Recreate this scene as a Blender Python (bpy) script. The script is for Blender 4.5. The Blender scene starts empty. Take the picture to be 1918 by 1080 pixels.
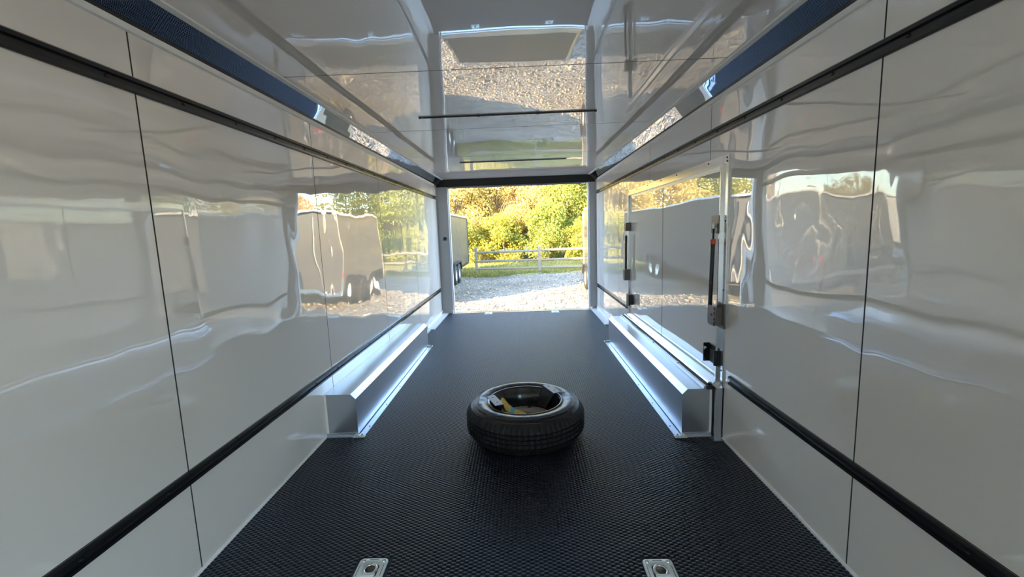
import bpy, bmesh, math, random
import numpy as np
from mathutils import Vector, Matrix
random.seed(7); rng = np.random.default_rng(7)
S = bpy.context.scene
C = S.collection
W = 1.1815          # half width of the trailer interior
D = 6.58            # rear end of the interior
H = 2.0             # ceiling height
GZ = -0.55          # outside ground, below the trailer floor
FY = -1.9           # front wall

# ------------------------------------------------------------------ camera
FPX, PITCH, YAW, ROLL = 819.3, 0.1326, -0.0251, -0.0352
cam = bpy.data.cameras.new('camera'); camo = bpy.data.objects.new('camera', cam); C.objects.link(camo)
cam.sensor_fit = 'HORIZONTAL'; cam.sensor_width = 36; cam.lens = 36 * FPX / 1918; cam.clip_start = 0.02; cam.clip_end = 500
fwd = Vector((math.sin(YAW) * math.cos(PITCH), math.cos(YAW) * math.cos(PITCH), -math.sin(PITCH)))
rt = Vector((math.cos(YAW), -math.sin(YAW), 0)); up = rt.cross(fwd)
r2 = rt * math.cos(ROLL) + up * math.sin(ROLL); u2 = -rt * math.sin(ROLL) + up * math.cos(ROLL)
camo.matrix_world = Matrix(((r2.x, u2.x, -fwd.x, 0.0617), (r2.y, u2.y, -fwd.y, 0), (r2.z, u2.z, -fwd.z, 1.2305), (0, 0, 0, 1)))
S.camera = camo

# ------------------------------------------------------------------ light
SUN_DIR = Vector((1.0, 0.92, 0)).normalized()      # the way the light travels over the ground
SUN_EL = math.radians(17.5)
wd = bpy.data.worlds.new('sky'); S.world = wd; wd.use_nodes = True
nt = wd.node_tree; bgn = nt.nodes['Background']
sk = nt.nodes.new('ShaderNodeTexSky'); sk.sky_type = 'NISHITA'; sk.sun_disc = False
sk.sun_elevation = SUN_EL; sk.sun_rotation = math.atan2(-SUN_DIR.x, -SUN_DIR.y) % (2 * math.pi)
sk.air_density = 1.1; sk.dust_density = 0.7; sk.ozone_density = 2.5
nt.links.new(sk.outputs[0], bgn.inputs[0]); bgn.inputs[1].default_value = 0.85
sun = bpy.data.lights.new('sun', 'SUN'); suno = bpy.data.objects.new('sun', sun); C.objects.link(suno)
sun.energy = 14.5; sun.color = (1.0, 0.75, 0.40); sun.angle = math.radians(0.53)
ray = Vector((SUN_DIR.x * math.cos(SUN_EL), SUN_DIR.y * math.cos(SUN_EL), -math.sin(SUN_EL)))
suno.rotation_euler = ray.to_track_quat('-Z', 'Y').to_euler(); suno.location = (-8, -8, 9)
vs = S.view_settings; vs.view_transform = 'Standard'; vs.look = 'None'; vs.gamma = 1.0; vs.use_curve_mapping = False
vs.exposure = 1.28
cy = S.cycles
cy.max_bounces = 16; cy.diffuse_bounces = 10; cy.glossy_bounces = 10; cy.transmission_bounces = 4
cy.sample_clamp_indirect = 8; cy.use_denoising = True; cy.blur_glossy = 0.0

# ------------------------------------------------------------------ materials
def newmat(name):
    m = bpy.data.materials.new(name); m.use_nodes = True
    return m, m.node_tree, m.node_tree.nodes['Principled BSDF']
def N(t, kind, **kw):
    n = t.nodes.new(kind)
    for k, v in kw.items(): setattr(n, k, v)
    return n
def simple(name, col, rough=0.5, metal=0.0, ior=1.5, noise=0.0, nscale=20.0, bump=0.0, bscale=60.0, stretch=(1, 1, 1), coat=0.0):
    m, t, p = newmat(name)
    p.inputs['Base Color'].default_value = (*col, 1); p.inputs['Roughness'].default_value = rough
    p.inputs['Metallic'].default_value = metal; p.inputs['IOR'].default_value = ior
    p.inputs['Coat Weight'].default_value = coat; p.inputs['Coat Roughness'].default_value = 0.03
    geo = N(t, 'ShaderNodeNewGeometry'); mp = N(t, 'ShaderNodeMapping'); mp.inputs['Scale'].default_value = stretch
    t.links.new(geo.outputs['Position'], mp.inputs['Vector'])
    if noise > 0:
        nz = N(t, 'ShaderNodeTexNoise'); nz.inputs['Scale'].default_value = nscale; nz.inputs['Detail'].default_value = 4
        t.links.new(mp.outputs[0], nz.inputs['Vector'])
        mx = N(t, 'ShaderNodeMix', data_type='RGBA')
        mx.inputs[6].default_value = (*[c * (1 - noise) for c in col], 1); mx.inputs[7].default_value = (*[min(1, c * (1 + noise)) for c in col], 1)
        t.links.new(nz.outputs['Fac'], mx.inputs[0]); t.links.new(mx.outputs[2], p.inputs['Base Color'])
    if bump > 0:
        nb = N(t, 'ShaderNodeTexNoise'); nb.inputs['Scale'].default_value = bscale; nb.inputs['Detail'].default_value = 3
        t.links.new(mp.outputs[0], nb.inputs['Vector'])
        b = N(t, 'ShaderNodeBump'); b.inputs['Distance'].default_value = bump
        t.links.new(nb.outputs['Fac'], b.inputs['Height']); t.links.new(b.outputs[0], p.inputs['Normal'])
    return m
def glossy_panel(name, col, stretch, dist, rough=.012, ior=2.7, seed=0.0):
    """painted sheet metal: mirror-like lacquer over white paint, with the oil-canning waves of thin sheet"""
    m, t, p = newmat(name)
    p.inputs['Base Color'].default_value = (*col, 1); p.inputs['Roughness'].default_value = rough; p.inputs['IOR'].default_value = ior
    geo = N(t, 'ShaderNodeNewGeometry'); mp = N(t, 'ShaderNodeMapping'); mp.inputs['Scale'].default_value = stretch
    mp.inputs['Location'].default_value = (seed, seed * 1.7, seed * 0.6)
    t.links.new(geo.outputs['Position'], mp.inputs['Vector'])
    n1 = N(t, 'ShaderNodeTexNoise'); n1.inputs['Scale'].default_value = 1.0; n1.inputs['Detail'].default_value = 1.6; n1.inputs['Roughness'].default_value = 0.35
    t.links.new(mp.outputs[0], n1.inputs['Vector'])
    b = N(t, 'ShaderNodeBump'); b.inputs['Distance'].default_value = dist; b.inputs['Strength'].default_value = 1.0
    t.links.new(n1.outputs['Fac'], b.inputs['Height']); t.links.new(b.outputs[0], p.inputs['Normal'])
    return m
M = {}
M['wall'] = glossy_panel('white_lacquered_wall_sheet', (.89,.825,.755), (1.0, 2.2, 1.5), 0.013)
M['ceiling'] = glossy_panel('white_lacquered_ceiling_sheet', (.89,.825,.755), (1.6, 1.0, 1.0), 0.006, seed=4.0)
M['doorpanel'] = glossy_panel('white_lacquered_door_sheet', (.89,.825,.755), (1.0, 1.2, 1.6), 0.006, seed=9.0)
M['seam'] = simple('dark_seam_gap', (.02, .02, .02), .8)
M['whitetrim'] = simple('white_painted_trim', (.90, .88, .84), .3)
M['mirror'] = glossy_panel('polished_cove_metal', (.36, .39, .45), (2.0, 3.2, 2.0), 0.003, rough=.015, seed=2.0)
M['mirror'].node_tree.nodes['Principled BSDF'].inputs['Metallic'].default_value = 1.0
M['black'] = simple('black_anodised_metal', (.010, .010, .011), .26, ior=1.5, noise=.2)
M['blackmatte'] = simple('black_painted_steel', (.022, .020, .019), .55, noise=.2)
M['header'] = simple('dark_brown_header_paint', (.010, .007, .0055), .55, noise=.2)
M['alu'] = simple('mill_aluminium', (.58, .62, .69), .30, 1.0, noise=.03, nscale=6)
M['alubright'] = simple('bright_aluminium', (.84, .84, .84), .2, 1.0, noise=.04)
M['galv'] = simple('zinc_plated_steel', (.80, .86, .84), .38, .45, noise=.1, nscale=60)
M['jamb'] = simple('grey_painted_jamb', (.42, .42, .43), .5)
M['rubber'] = simple('black_floor_rubber', (.009, .011, .018), .32, ior=1.42, noise=.15, nscale=8)
M['rubber'].node_tree.nodes['Principled BSDF'].inputs['Specular Tint'].default_value = (.80, .90, 1.0, 1)
M['tyre'] = simple('tyre_rubber', (.010, .0095, .0095), .55, ior=1.4, noise=.35, nscale=40, bump=.0008, bscale=90)
M['sidewall'] = simple('scuffed_tyre_sidewall', (.022, .020, .022), .27, noise=.6, nscale=18, bump=.003, bscale=22)
M['rim'] = simple('black_gloss_rim', (.015, .015, .016), .16, ior=1.7)
M['dust'] = simple('dusty_hub_paint', (.42, .38, .32), .7, noise=.25, nscale=40)
M['bracket'] = simple('dark_grey_coated_plate', (.035, .035, .037), .5, noise=.2, nscale=80)
M['bracketlip'] = simple('light_grey_plate_edge', (.33, .35, .42), .4, noise=.1)
M['gunmetal'] = simple('gunmetal_plate', (.17, .15, .13), .34, .7, noise=.15, nscale=50)
M['yellow'] = simple('yellow_webbing', (.78, .50, .06), .6, noise=.2, nscale=60, bump=.001, bscale=300)
M['teal'] = simple('teal_label', (.06, .42, .52), .5)
M['orange'] = simple('orange_collar', (.75, .10, .02), .4)
M['screw'] = simple('dark_screw', (.10, .10, .10), .35, .8)
M['gasket'] = simple('black_rubber_gasket', (.012, .012, .012), .6)
M['lens'] = simple('unlit_lamp_lens', (.05, .05, .05), .2)
M['wood'] = simple('weathered_fence_wood', (.27, .22, .17), .85, noise=.35, nscale=14, bump=.01, bscale=20, stretch=(1, 6, 6))
M['bark'] = simple('bark', (.30, .22, .15), .9, noise=.3, nscale=12)
M['charcoal'] = simple('charcoal_gloss_skin', (.10, .10, .105), .25, ior=1.15, noise=.05, bump=.004, bscale=1.6)
M['greyskin'] = simple('grey_gloss_skin', (.10, .095, .09), .05, ior=1.7, noise=.05, bump=.004, bscale=1.6)
M['whiteskin'] = simple('white_gloss_skin', (.78, .77, .74), .08, ior=1.5)
M['lamp_red'] = simple('red_lamp_lens', (.5, .02, .02), .2)
M['glossrubber'] = simple('road_tyre', (.02, .02, .02), .6)

def gravel():
    m, t, p = newmat('crushed_gravel'); p.inputs['Roughness'].default_value = .9
    geo = N(t, 'ShaderNodeNewGeometry')
    v = N(t, 'ShaderNodeTexVoronoi'); v.inputs['Scale'].default_value = 24
    n = N(t, 'ShaderNodeTexNoise'); n.inputs['Scale'].default_value = .6; n.inputs['Detail'].default_value = 5
    t.links.new(geo.outputs['Position'], v.inputs['Vector']); t.links.new(geo.outputs['Position'], n.inputs['Vector'])
    sep = N(t, 'ShaderNodeSeparateColor'); t.links.new(v.outputs['Color'], sep.inputs[0])
    r = N(t, 'ShaderNodeValToRGB'); r.color_ramp.elements[0].color = (.17, .148, .113, 1); r.color_ramp.elements[1].color = (.52, .44, .325, 1)
    t.links.new(sep.outputs[0], r.inputs[0])
    r2_ = N(t, 'ShaderNodeValToRGB'); r2_.color_ramp.elements[0].color = (.66, .64, .62, 1); r2_.color_ramp.elements[1].color = (1, 1, 1, 1)
    r2_.color_ramp.elements[0].position = .35; r2_.color_ramp.elements[1].position = .65
    t.links.new(n.outputs['Fac'], r2_.inputs[0])
    mx = N(t, 'ShaderNodeMix', data_type='RGBA', blend_type='MULTIPLY'); mx.inputs[0].default_value = 1
    t.links.new(r.outputs[0], mx.inputs[6]); t.links.new(r2_.outputs[0], mx.inputs[7]); t.links.new(mx.outputs[2], p.inputs['Base Color'])
    b = N(t, 'ShaderNodeBump'); b.inputs['Distance'].default_value = .03; b.inputs['Strength'].default_value = .8
    t.links.new(v.outputs['Distance'], b.inputs['Height']); b.invert = True; t.links.new(b.outputs[0], p.inputs['Normal'])
    return m
M['gravel'] = gravel()
def leafmat(name, c0, c1, c2, scale=.9):
    m, t, p = newmat(name)
    geo = N(t, 'ShaderNodeNewGeometry'); n = N(t, 'ShaderNodeTexNoise'); n.inputs['Scale'].default_value = scale; n.inputs['Detail'].default_value = 6; n.inputs['Roughness'].default_value = .75
    t.links.new(geo.outputs['Position'], n.inputs['Vector'])
    r = N(t, 'ShaderNodeValToRGB'); e = r.color_ramp.elements
    e[0].position = .34; e[0].color = (*c0, 1); e[1].position = .66; e[1].color = (*c2, 1)
    k = e.new(.5); k.color = (*c1, 1)
    t.links.new(n.outputs['Fac'], r.inputs[0])
    t.links.new(r.outputs[0], p.inputs['Base Color']); p.inputs['Roughness'].default_value = .6
    tr = N(t, 'ShaderNodeBsdfTranslucent'); t.links.new(r.outputs[0], tr.inputs[0])
    mix = N(t, 'ShaderNodeMixShader'); mix.inputs[0].default_value = .35
    out = t.nodes['Material Output']
    t.links.new(p.outputs[0], mix.inputs[1]); t.links.new(tr.outputs[0], mix.inputs[2]); t.links.new(mix.outputs[0], out.inputs[0])
    return m
M['leaf_green'] = leafmat('green_yellow_leaves', (.14, .18, .03), (.33, .36, .07), (.50, .47, .12))
M['leaf_olive'] = leafmat('olive_leaves', (.12, .15, .02), (.33, .33, .05), (.58, .48, .10))
M['leaf_tan'] = leafmat('tan_autumn_leaves', (.36, .28, .08), (.56, .46, .16), (.66, .56, .28))
M['leaf_orange'] = leafmat('orange_autumn_leaves', (.40, .20, .04), (.62, .34, .06), (.72, .50, .12))
M['grass'] = leafmat('meadow_grass', (.12, .15, .03), (.27, .26, .06), (.50, .41, .13), .5)
M['turf'] = simple('turf_soil', (.26, .23, .08), .95, noise=.4, nscale=3)

# ------------------------------------------------------------------ mesh helpers
class MB:
    def __init__(s): s.v = []; s.f = []; s.smooth = []
    def add(s, vs, fs, smooth=False):
        o = len(s.v); s.v += [tuple(v) for v in vs]; s.f += [tuple(i + o for i in f) for f in fs]; s.smooth += [smooth] * len(fs); return s
    def box(s, x0, x1, y0, y1, z0, z1, ch=0.0):
        if ch <= 0:
            v = [(x, y, z) for x in (x0, x1) for y in (y0, y1) for z in (z0, z1)]
            return s.add(v, [(0, 1, 3, 2), (4, 6, 7, 5), (0, 4, 5, 1), (2, 3, 7, 6), (0, 2, 6, 4), (1, 5, 7, 3)])
        bm = bmesh.new(); bmesh.ops.create_cube(bm, size=1)
        for v in bm.verts: v.co = Vector(((x0 + x1) / 2 + v.co.x * (x1 - x0), (y0 + y1) / 2 + v.co.y * (y1 - y0), (z0 + z1) / 2 + v.co.z * (z1 - z0)))
        bmesh.ops.bevel(bm, geom=list(bm.edges), offset=ch, segments=2, affect='EDGES', profile=.5)
        return s.bm(bm)
    def bm(s, bm, smooth=False):
        bm.verts.index_update()
        s.add([v.co for v in bm.verts], [[v.index for v in f.verts] for f in bm.faces], smooth); bm.free(); return s
    def prism(s, poly, axis, a, b, smooth=False):
        """closed polygon (two coordinates) swept along an axis; poly gives the two other coordinates in x, y, z order"""
        n = len(poly)
        def P(p, t):
            l = list(p); l.insert(axis, t); return tuple(l)
        v = [P(p, a) for p in poly] + [P(p, b) for p in poly]
        f = [tuple(range(n))[::-1], tuple(range(n, 2 * n))] + [(i, (i + 1) % n, n + (i + 1) % n, n + i) for i in range(n)]
        return s.add(v, f, smooth)
    def tube(s, pts, r, n=12, cap=True, smooth=True):
        pts = [Vector(p) for p in pts]; rs = r if isinstance(r, (list, tuple)) else [r] * len(pts)
        v = []; f = []; ref = None
        for i, p in enumerate(pts):
            d = (pts[min(i + 1, len(pts) - 1)] - pts[max(i - 1, 0)]).normalized()
            if ref is None: ref = d.orthogonal().normalized()
            ref = (ref - d * ref.dot(d)).normalized(); bn = d.cross(ref)
            for k in range(n):
                a = 2 * math.pi * k / n; v.append(p + (ref * math.cos(a) + bn * math.sin(a)) * rs[i])
        for i in range(len(pts) - 1):
            for k in range(n): f.append((i * n + k, i * n + (k + 1) % n, (i + 1) * n + (k + 1) % n, (i + 1) * n + k))
        s.add(v, f, smooth)
        if cap: s.add(v[:n], [tuple(range(n))[::-1]]); s.add(v[-n:], [tuple(range(n))])
        return s
    def lathe(s, prof, c, n=48, axis=2, fn=None, closed=False, smooth=True):
        v = []; f = []; m = len(prof)
        for i in range(n):
            a = 2 * math.pi * i / n
            for j, (r, z) in enumerate(prof):
                if fn: r = fn(r, z, i, j)
                p = [r * math.cos(a), r * math.sin(a)]; p.insert(axis, z)
                v.append((c[0] + p[0], c[1] + p[1], c[2] + p[2]))
        for i in range(n):
            for j in range(m if closed else m - 1):
                i2 = (i + 1) % n; j2 = (j + 1) % m
                f.append((i * m + j, i2 * m + j, i2 * m + j2, i * m + j2))
        return s.add(v, f, smooth)
    def build(s, name, mat, parent=None, origin=None, bevel=0.0):
        o0 = Vector(origin) if origin else (WORLD.get(parent.name, Vector()) if parent else Vector())
        me = bpy.data.meshes.new(name); me.from_pydata([tuple(Vector(v) - o0) for v in s.v], [], s.f)
        me.polygons.foreach_set('use_smooth', s.smooth); me.materials.append(M[mat] if isinstance(mat, str) else mat)
        bm = bmesh.new(); bm.from_mesh(me); bmesh.ops.recalc_face_normals(bm, faces=bm.faces); bm.to_mesh(me); bm.free()
        o = bpy.data.objects.new(name, me); C.objects.link(o)
        if parent: o.parent = parent
        else: o.location = o0
        WORLD[o.name] = o0
        if bevel > 0:
            b = o.modifiers.new('bevel', 'BEVEL'); b.width = bevel; b.segments = 2; b.limit_method = 'ANGLE'
        return o
WORLD = {}
def tag(o, label=None, cat=None, group=None, kind=None):
    if label: o['label'] = label
    if cat: o['category'] = cat
    if group: o['group'] = group
    if kind: o['kind'] = kind
    return o
def thing(name, loc, label, cat, group=None, kind=None):
    o = bpy.data.objects.new(name, None); C.objects.link(o); o.location = loc; o.empty_display_size = .1
    WORLD[o.name] = Vector(loc)
    return tag(o, label, cat, group, kind)
def copy_tree(o, parent=None):
    c = o.copy(); C.objects.link(c); c.parent = parent
    for ch in list(o.children): copy_tree(ch, c)
    return c
def piece(name, mesh_obj, loc, parent):
    """another object with the same mesh"""
    c = bpy.data.objects.new(name, mesh_obj.data); C.objects.link(c); c.parent = parent; c.location = loc
    return c
def screws(pts, parent, normal, r=.006, mat='screw'):
    """small dark screw heads, sharing one mesh; pts are world positions on the surface"""
    first = None; w = WORLD[parent.name]
    for p in pts:
        if first is None:
            b = MB(); n = Vector(normal).normalized()
            b.tube([Vector((0, 0, 0)) - n * .003, n * .002, n * .004], [r, r, r * .5], n=8)
            first = b.build('screw', mat, None, origin=(0, 0, 0)); first.parent = parent; first.location = Vector(p) - w
        else: piece('screw', first, Vector(p) - w, parent)

# ------------------------------------------------------------------ trailer shell
K = 1.2192
T = .05
def make_wall(side):
    sx = -1 if side == 'left' else 1
    xo = sx * (W + .001); xi2 = sx * (W + T)
    b = MB()
    if side == 'left': b.box(min(xo, xi2), max(xo, xi2), FY, D + .12, -.12, H + .1)
    else:   # unseen doorway behind the camera, added so daylight reaches the near walls
        x0, x1 = min(xo, xi2), max(xo, xi2)
        b.box(x0, x1, ENT1, D + .12, -.12, H + .1); b.box(x0, x1, FY, ENT0, -.12, H + .1)
        b.box(x0, x1, ENT0, ENT1, -.12, 0); b.box(x0, x1, ENT0, ENT1, 1.88, H + .1)
    w = b.build('wall_' + side, 'seam')
    tag(w, f'{side} side wall of glossy white lacquered sheets with thin dark seams', 'wall', kind='structure')
    s0 = 1.4734 if side == 'left' else 1.4388
    ys = [s0 + K * i for i in range(-3, 5)]
    ys = [y for y in ys if FY + .1 < y < D - .1]
    edges = [FY] + ys + [D]
    for a, c in zip(edges[:-1], edges[1:]):
        a2, c2 = a + .0035, c - .0035
        if side == 'right':
            if c2 <= ENT0 or a2 >= ENT1: pass
            elif a2 < ENT0: c2 = ENT0
            else: a2 = max(a2, ENT1)
            if c2 - a2 < .05: continue
        MB().box(min(sx * W, xo), max(sx * W, xo), a2, c2, 0, 1.935).build('panel', 'wall', w)
    return w
ENT0, ENT1 = -1.7, -.3  # both ends of the added daylight doorway
wl = make_wall('left'); wr = make_wall('right')
# front wall
wf = MB().box(-W - T, W + T, FY - T, FY, -.12, H + .1).build('wall_front', 'whitetrim'); tag(wf, 'plain white wall at the tow end of the trailer', 'wall', kind='structure')
# floor
DR = [(-.536, 1.452), (.523, 1.425), (-.467, 6.455), (.533, 6.43)]
fb = MB()
for ya, yb, hx in ((FY, 1.388, ()), (1.388, 1.490, (-.536, .523)), (1.490, 6.394, ()), (6.394, 6.492, (-.467, .533)), (6.492, D + .02, ())):
    xs_ = [-W] + [q for h_ in hx for q in (h_ - .041, h_ + .041)] + [W]     # cut-outs for the recessed rings
    for k_ in range(0, len(xs_), 2): fb.box(xs_[k_], xs_[k_ + 1], ya, yb, -.12, 0)
fl = fb.build('floor', 'rubber'); tag(fl, 'black rubber floor moulded with small hexagonal studs', 'floor', kind='structure')
def studs():
    p = .0190; cp = p * math.sqrt(3) / 2; r1, r0, h = .0083, .0100, .0017
    xs = np.arange(-W + .012, W - .01, cp); nrow = int((D - .08 - 1.15) / p)
    cx, cyy = [], []
    for i, x in enumerate(xs):
        yy = 1.15 + (np.arange(nrow) + (.5 if i % 2 else 0)) * p
        cx.append(np.full(nrow, x)); cyy.append(yy)
    cx = np.concatenate(cx); cyy = np.concatenate(cyy)
    keep = np.ones(len(cx), bool)
    keep &= ~((cx < -.95) & (cyy > 2.52) & (cyy < 4.63)); keep &= ~((cx > .93) & (cyy > 2.43) & (cyy < 4.62))
    keep &= ~((np.hypot(cx - .052, cyy - 2.54) < .26))
    for dx, dy in DR: keep &= ~((abs(cx - dx) < .062) & (abs(cyy - dy) < .068))
    cx, cyy = cx[keep], cyy[keep]; n = len(cx)
    a = np.arange(6) * np.pi / 3
    base = np.concatenate([np.stack([r0 * np.cos(a), r0 * np.sin(a), np.full(6, .0)], 1), np.stack([r1 * np.cos(a), r1 * np.sin(a), np.full(6, h)], 1)])
    v = base[None] + np.stack([cx, cyy, np.zeros(n)], 1)[:, None]
    f4 = np.array([[k, (k + 1) % 6, 6 + (k + 1) % 6, 6 + k] for k in range(6)])
    off = (np.arange(n) * 12)[:, None, None]
    q = (f4[None] + off).reshape(-1, 4); t6 = (np.arange(6, 12)[None] + off[:, 0]).reshape(-1, 6)
    me = bpy.data.meshes.new('stud_field')
    me.vertices.add(n * 12); me.vertices.foreach_set('co', v.reshape(-1).astype(np.float32))
    loops = np.concatenate([q.reshape(-1), t6.reshape(-1)])
    me.loops.add(len(loops)); me.loops.foreach_set('vertex_index', loops.astype(np.int32))
    ls = np.concatenate([np.arange(len(q)) * 4, len(q) * 4 + np.arange(len(t6)) * 6])
    me.polygons.add(len(ls)); me.polygons.foreach_set('loop_start', ls.astype(np.int32))
    me.update(calc_edges=True); me.validate(); me.materials.append(M['rubber'])
    o = bpy.data.objects.new('hexagonal_stud_relief', me); C.objects.link(o); o.parent = fl; o['kind'] = 'stuff'
studs()
# ceiling
ce = MB().box(-W - T, W + T, FY - T, D + .12, H + .001, H + .1).build('ceiling', 'seam'); tag(ce, 'glossy white ceiling of wide sheets with dark cross seams', 'ceiling', kind='structure')
ys = [2.209 + K * i for i in range(-3, 4)]; edges = [FY] + ys + [D]
for a, c in zip(edges[:-1], edges[1:]):
    MB().box(-W, W, a + .004, c - .004, H, H + .001).build('panel', 'ceiling', ce)
# polished coves with white edge strips
n = 0
for side, sx in (('left', -1), ('right', 1)):
    e = lambda x, z: (sx * x, z)
    cv = MB().prism([e(W, 1.938), e(W - .010, 1.938), e(W - .092, H - .004), e(W - .092, H), e(W, H)], 1, FY, D - .012)
    cvo = cv.build('trim_%d' % (n + 1), 'mirror'); n += 1
    tag(cvo, f'mirror-polished angled cove strip along the top of the {side} wall', 'trim', kind='structure')
    lo = MB().prism([e(W, 1.903), e(W - .012, 1.905), e(W - .012, 1.9255), e(W, 1.9255)], 1, FY, D - .012).build('lower_edge_strip', 'whitetrim', cvo)
    dk = MB().prism([e(W - .001, 1.926), e(W - .012, 1.926), e(W - .0135, 1.9395), e(W - .001, 1.9395)], 1, FY, D - .012).build('black_lip', 'black', cvo)  # black strip below the polished cove
    MB().prism([e(W - .090, H - .008), e(W - .116, H - .006), e(W - .118, H), e(W - .090, H)], 1, FY, D - .012).build('upper_edge_strip', 'whitetrim', cvo)
    bb = MB().prism([e(W, 0), e(W - .008, 0), e(W - .006, .010), e(W, .012)], 1, FY, 2.40 if sx > 0 else 2.53).build('baseboard_' + side, 'whitetrim')
    tag(bb, f'thin white edge bead where the {side} wall meets the floor', 'baseboard', kind='structure')

# ------------------------------------------------------------------ rear opening
hd = thing('trim_3', (0, D, 1.89), 'dark brown header beam over the open rear of the trailer', 'header', kind='structure')
MB().box(-W, W, D, D + .1, 1.893, H + .0).build('beam', 'header', hd, bevel=.004)
for sx in (-1, 1):
    MB().prism([(sx * W, 1.90), (sx * (W - .095), 1.99), (sx * (W - .095), H), (sx * W, H)], 1, D - .16, D).build('cove_end_cap', 'blackmatte', hd)
MB().box(-1.0, 1.05, D + .03, D + .05, 1.872, 1.893).build('weather_strip', 'bracketlip', hd)
for x in (-.96, 1.0):
    MB().box(x - .03, x + .03, D + .02, D + .06, 1.868, 1.89, .004).build('spring_anchor', 'alubright', hd)
MB().tube([(-.93, D + .04, 1.876), (.97, D + .04, 1.882)], .006, n=8).build('cable_rod', 'bracketlip', hd)
for i, (x0, x1, sx) in enumerate(((-W, -1.012, -1), (1.075, W, 1))):
    side = 'left' if sx < 0 else 'right'
    jb = thing('trim_%d' % (4 + i), ((x0 + x1) / 2, D, 0), f'grey upright post on the {side} of the open rear', 'door post', kind='structure')
    MB().box(x0, x1, D, D + .09, -.05, 1.893).build('post', 'jamb', jb, bevel=.004)
    xe = x1 if sx < 0 else x0
    MB().box(min(xe, xe - sx * .012), max(xe, xe - sx * .012), D + .05, D + .11, -.05, 1.89).build('edge_seal', 'whitetrim', jb)
    MB().box(sx * W - (0 if sx < 0 else .012), sx * W + (.012 if sx < 0 else 0), D - .012, D, 0, 1.9).build('corner_bead', 'jamb', jb)
    if sx < 0:
        MB().box(-1.105, -1.06, D - .02, D, 1.11, 1.16, .004).build('door_switch', 'blackmatte', jb)
    # galvanised floor angle against the wall beside the opening
    y0 = 5.45
    an = MB().prism([(sx * W, 0), (sx * (W - .10), 0), (sx * (W - .10), .010), (sx * (W - .012), .014), (sx * (W - .012), .055), (sx * W, .055)], 1, y0, D - .01)
    ao = an.build('floor_angle', 'whitetrim', jb)
    MB().box(min(sx * (W - .02), sx * (W - .055)), max(sx * (W - .02), sx * (W - .055)), 4.66, y0, 0, .02).build('narrow_angle', 'whitetrim', jb)
    MB().box(xe - .03 if sx < 0 else xe, xe if sx < 0 else xe + .03, D - .05, D, 0, .05, .004).build('corner_block', 'alubright', jb)
th = MB().box(-1.02, 1.08, D - .055, D + .03, 0, .006).box(-1.02, 1.08, D + .01, D + .03, -.03, .012).build('trim_6', 'alubright')
tag(th, 'bright aluminium threshold strip across the open rear', 'threshold', kind='structure')

# ramp door, lowered to the ground behind the opening
rp = thing('ramp_door', (0, D + .1, -.05), 'lowered rear ramp with dark studded deck and aluminium border', 'ramp')
def ramp_pt(t, z): return (D + .11 + t, -.035 - t * .195 + z)
def ramp_box(x0, x1, t0, t1, z0, z1):
    p = [ramp_pt(t0, z0), ramp_pt(t1, z0), ramp_pt(t1, z1), ramp_pt(t0, z1)]
    return MB().prism(p, 0, x0, x1)
ramp_box(-1.0, 1.0, 0, 2.2, -.05, 0).build('deck', 'rubber', rp)
for s in (-1, 1):
    ramp_box(min(s * 1.0, s * 1.04), max(s * 1.0, s * 1.04), 0, 2.2, -.055, .006).build('side_rail', 'alubright', rp)
ramp_box(-1.04, 1.04, 2.2, 2.25, -.055, .006).build('end_rail', 'alubright', rp)
ramp_box(-1.0, 1.0, 0, .34, 0, .005).build('hinge_plate', 'alu', rp)
ramp_box(-.95, .95, 2.25, 2.45, -.01, 0).build('ground_flap', 'alu', rp)
MB().tube([(-.98, D + .105, -.045), (.98, D + .105, -.045)], .012, n=10).build('hinge_rod', 'galv', rp)

# ------------------------------------------------------------------ tie-down tracks on the walls
def track(sx, zc, y0, y1, label, joint=False):
    X = lambda d: sx * (W - d)
    prof = [(0, -.026), (.006, -.026), (.014, -.022), (.016, -.011), (.006, -.008), (.006, .006), (.016, .009), (.016, .020), (.008, .026), (0, .026)]
    o = thing('tie_down_track', (X(0), (y0 + y1) / 2, zc), label, 'track')
    MB().prism([(X(a), zc + b) for a, b in prof], 1, y0, y1).build('channel', 'black', o)
    k = int((y1 - y0) / .305)
    screws([(X(.0065), y0 + .12 + i * .305, zc - .001) for i in range(k) if y0 + .12 + i * .305 < y1], o, (-sx, 0, 0), .006, 'black')
    return o
track(-1, 1.737, -1.8, 4.338, 'long near length of black tie-down track high on the left wall')
track(-1, 1.737, 4.342, 6.50, 'far length of black tie-down track high on the left wall near the opening')
track(1, 1.737, -.3, 4.30, 'long black tie-down track high on the right wall above the side door')
track(1, 1.737, 4.304, 6.50, 'far length of black tie-down track high on the right wall near the opening')
track(-1, .375, -1.8, 1.730, 'nearest length of black tie-down track low on the left wall')
track(-1, .375, 1.734, 4.338, 'middle length of low black track on the left wall, passing over the wheel box')
track(-1, .375, 4.342, 6.50, 'far length of low black track on the left wall beyond the wheel box')
track(1, .375, -.3, 2.33, 'low black track on the right wall ending at the side door frame')
track(1, .375, 4.66, 6.50, 'short low black track between the side door and the open rear')

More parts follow.
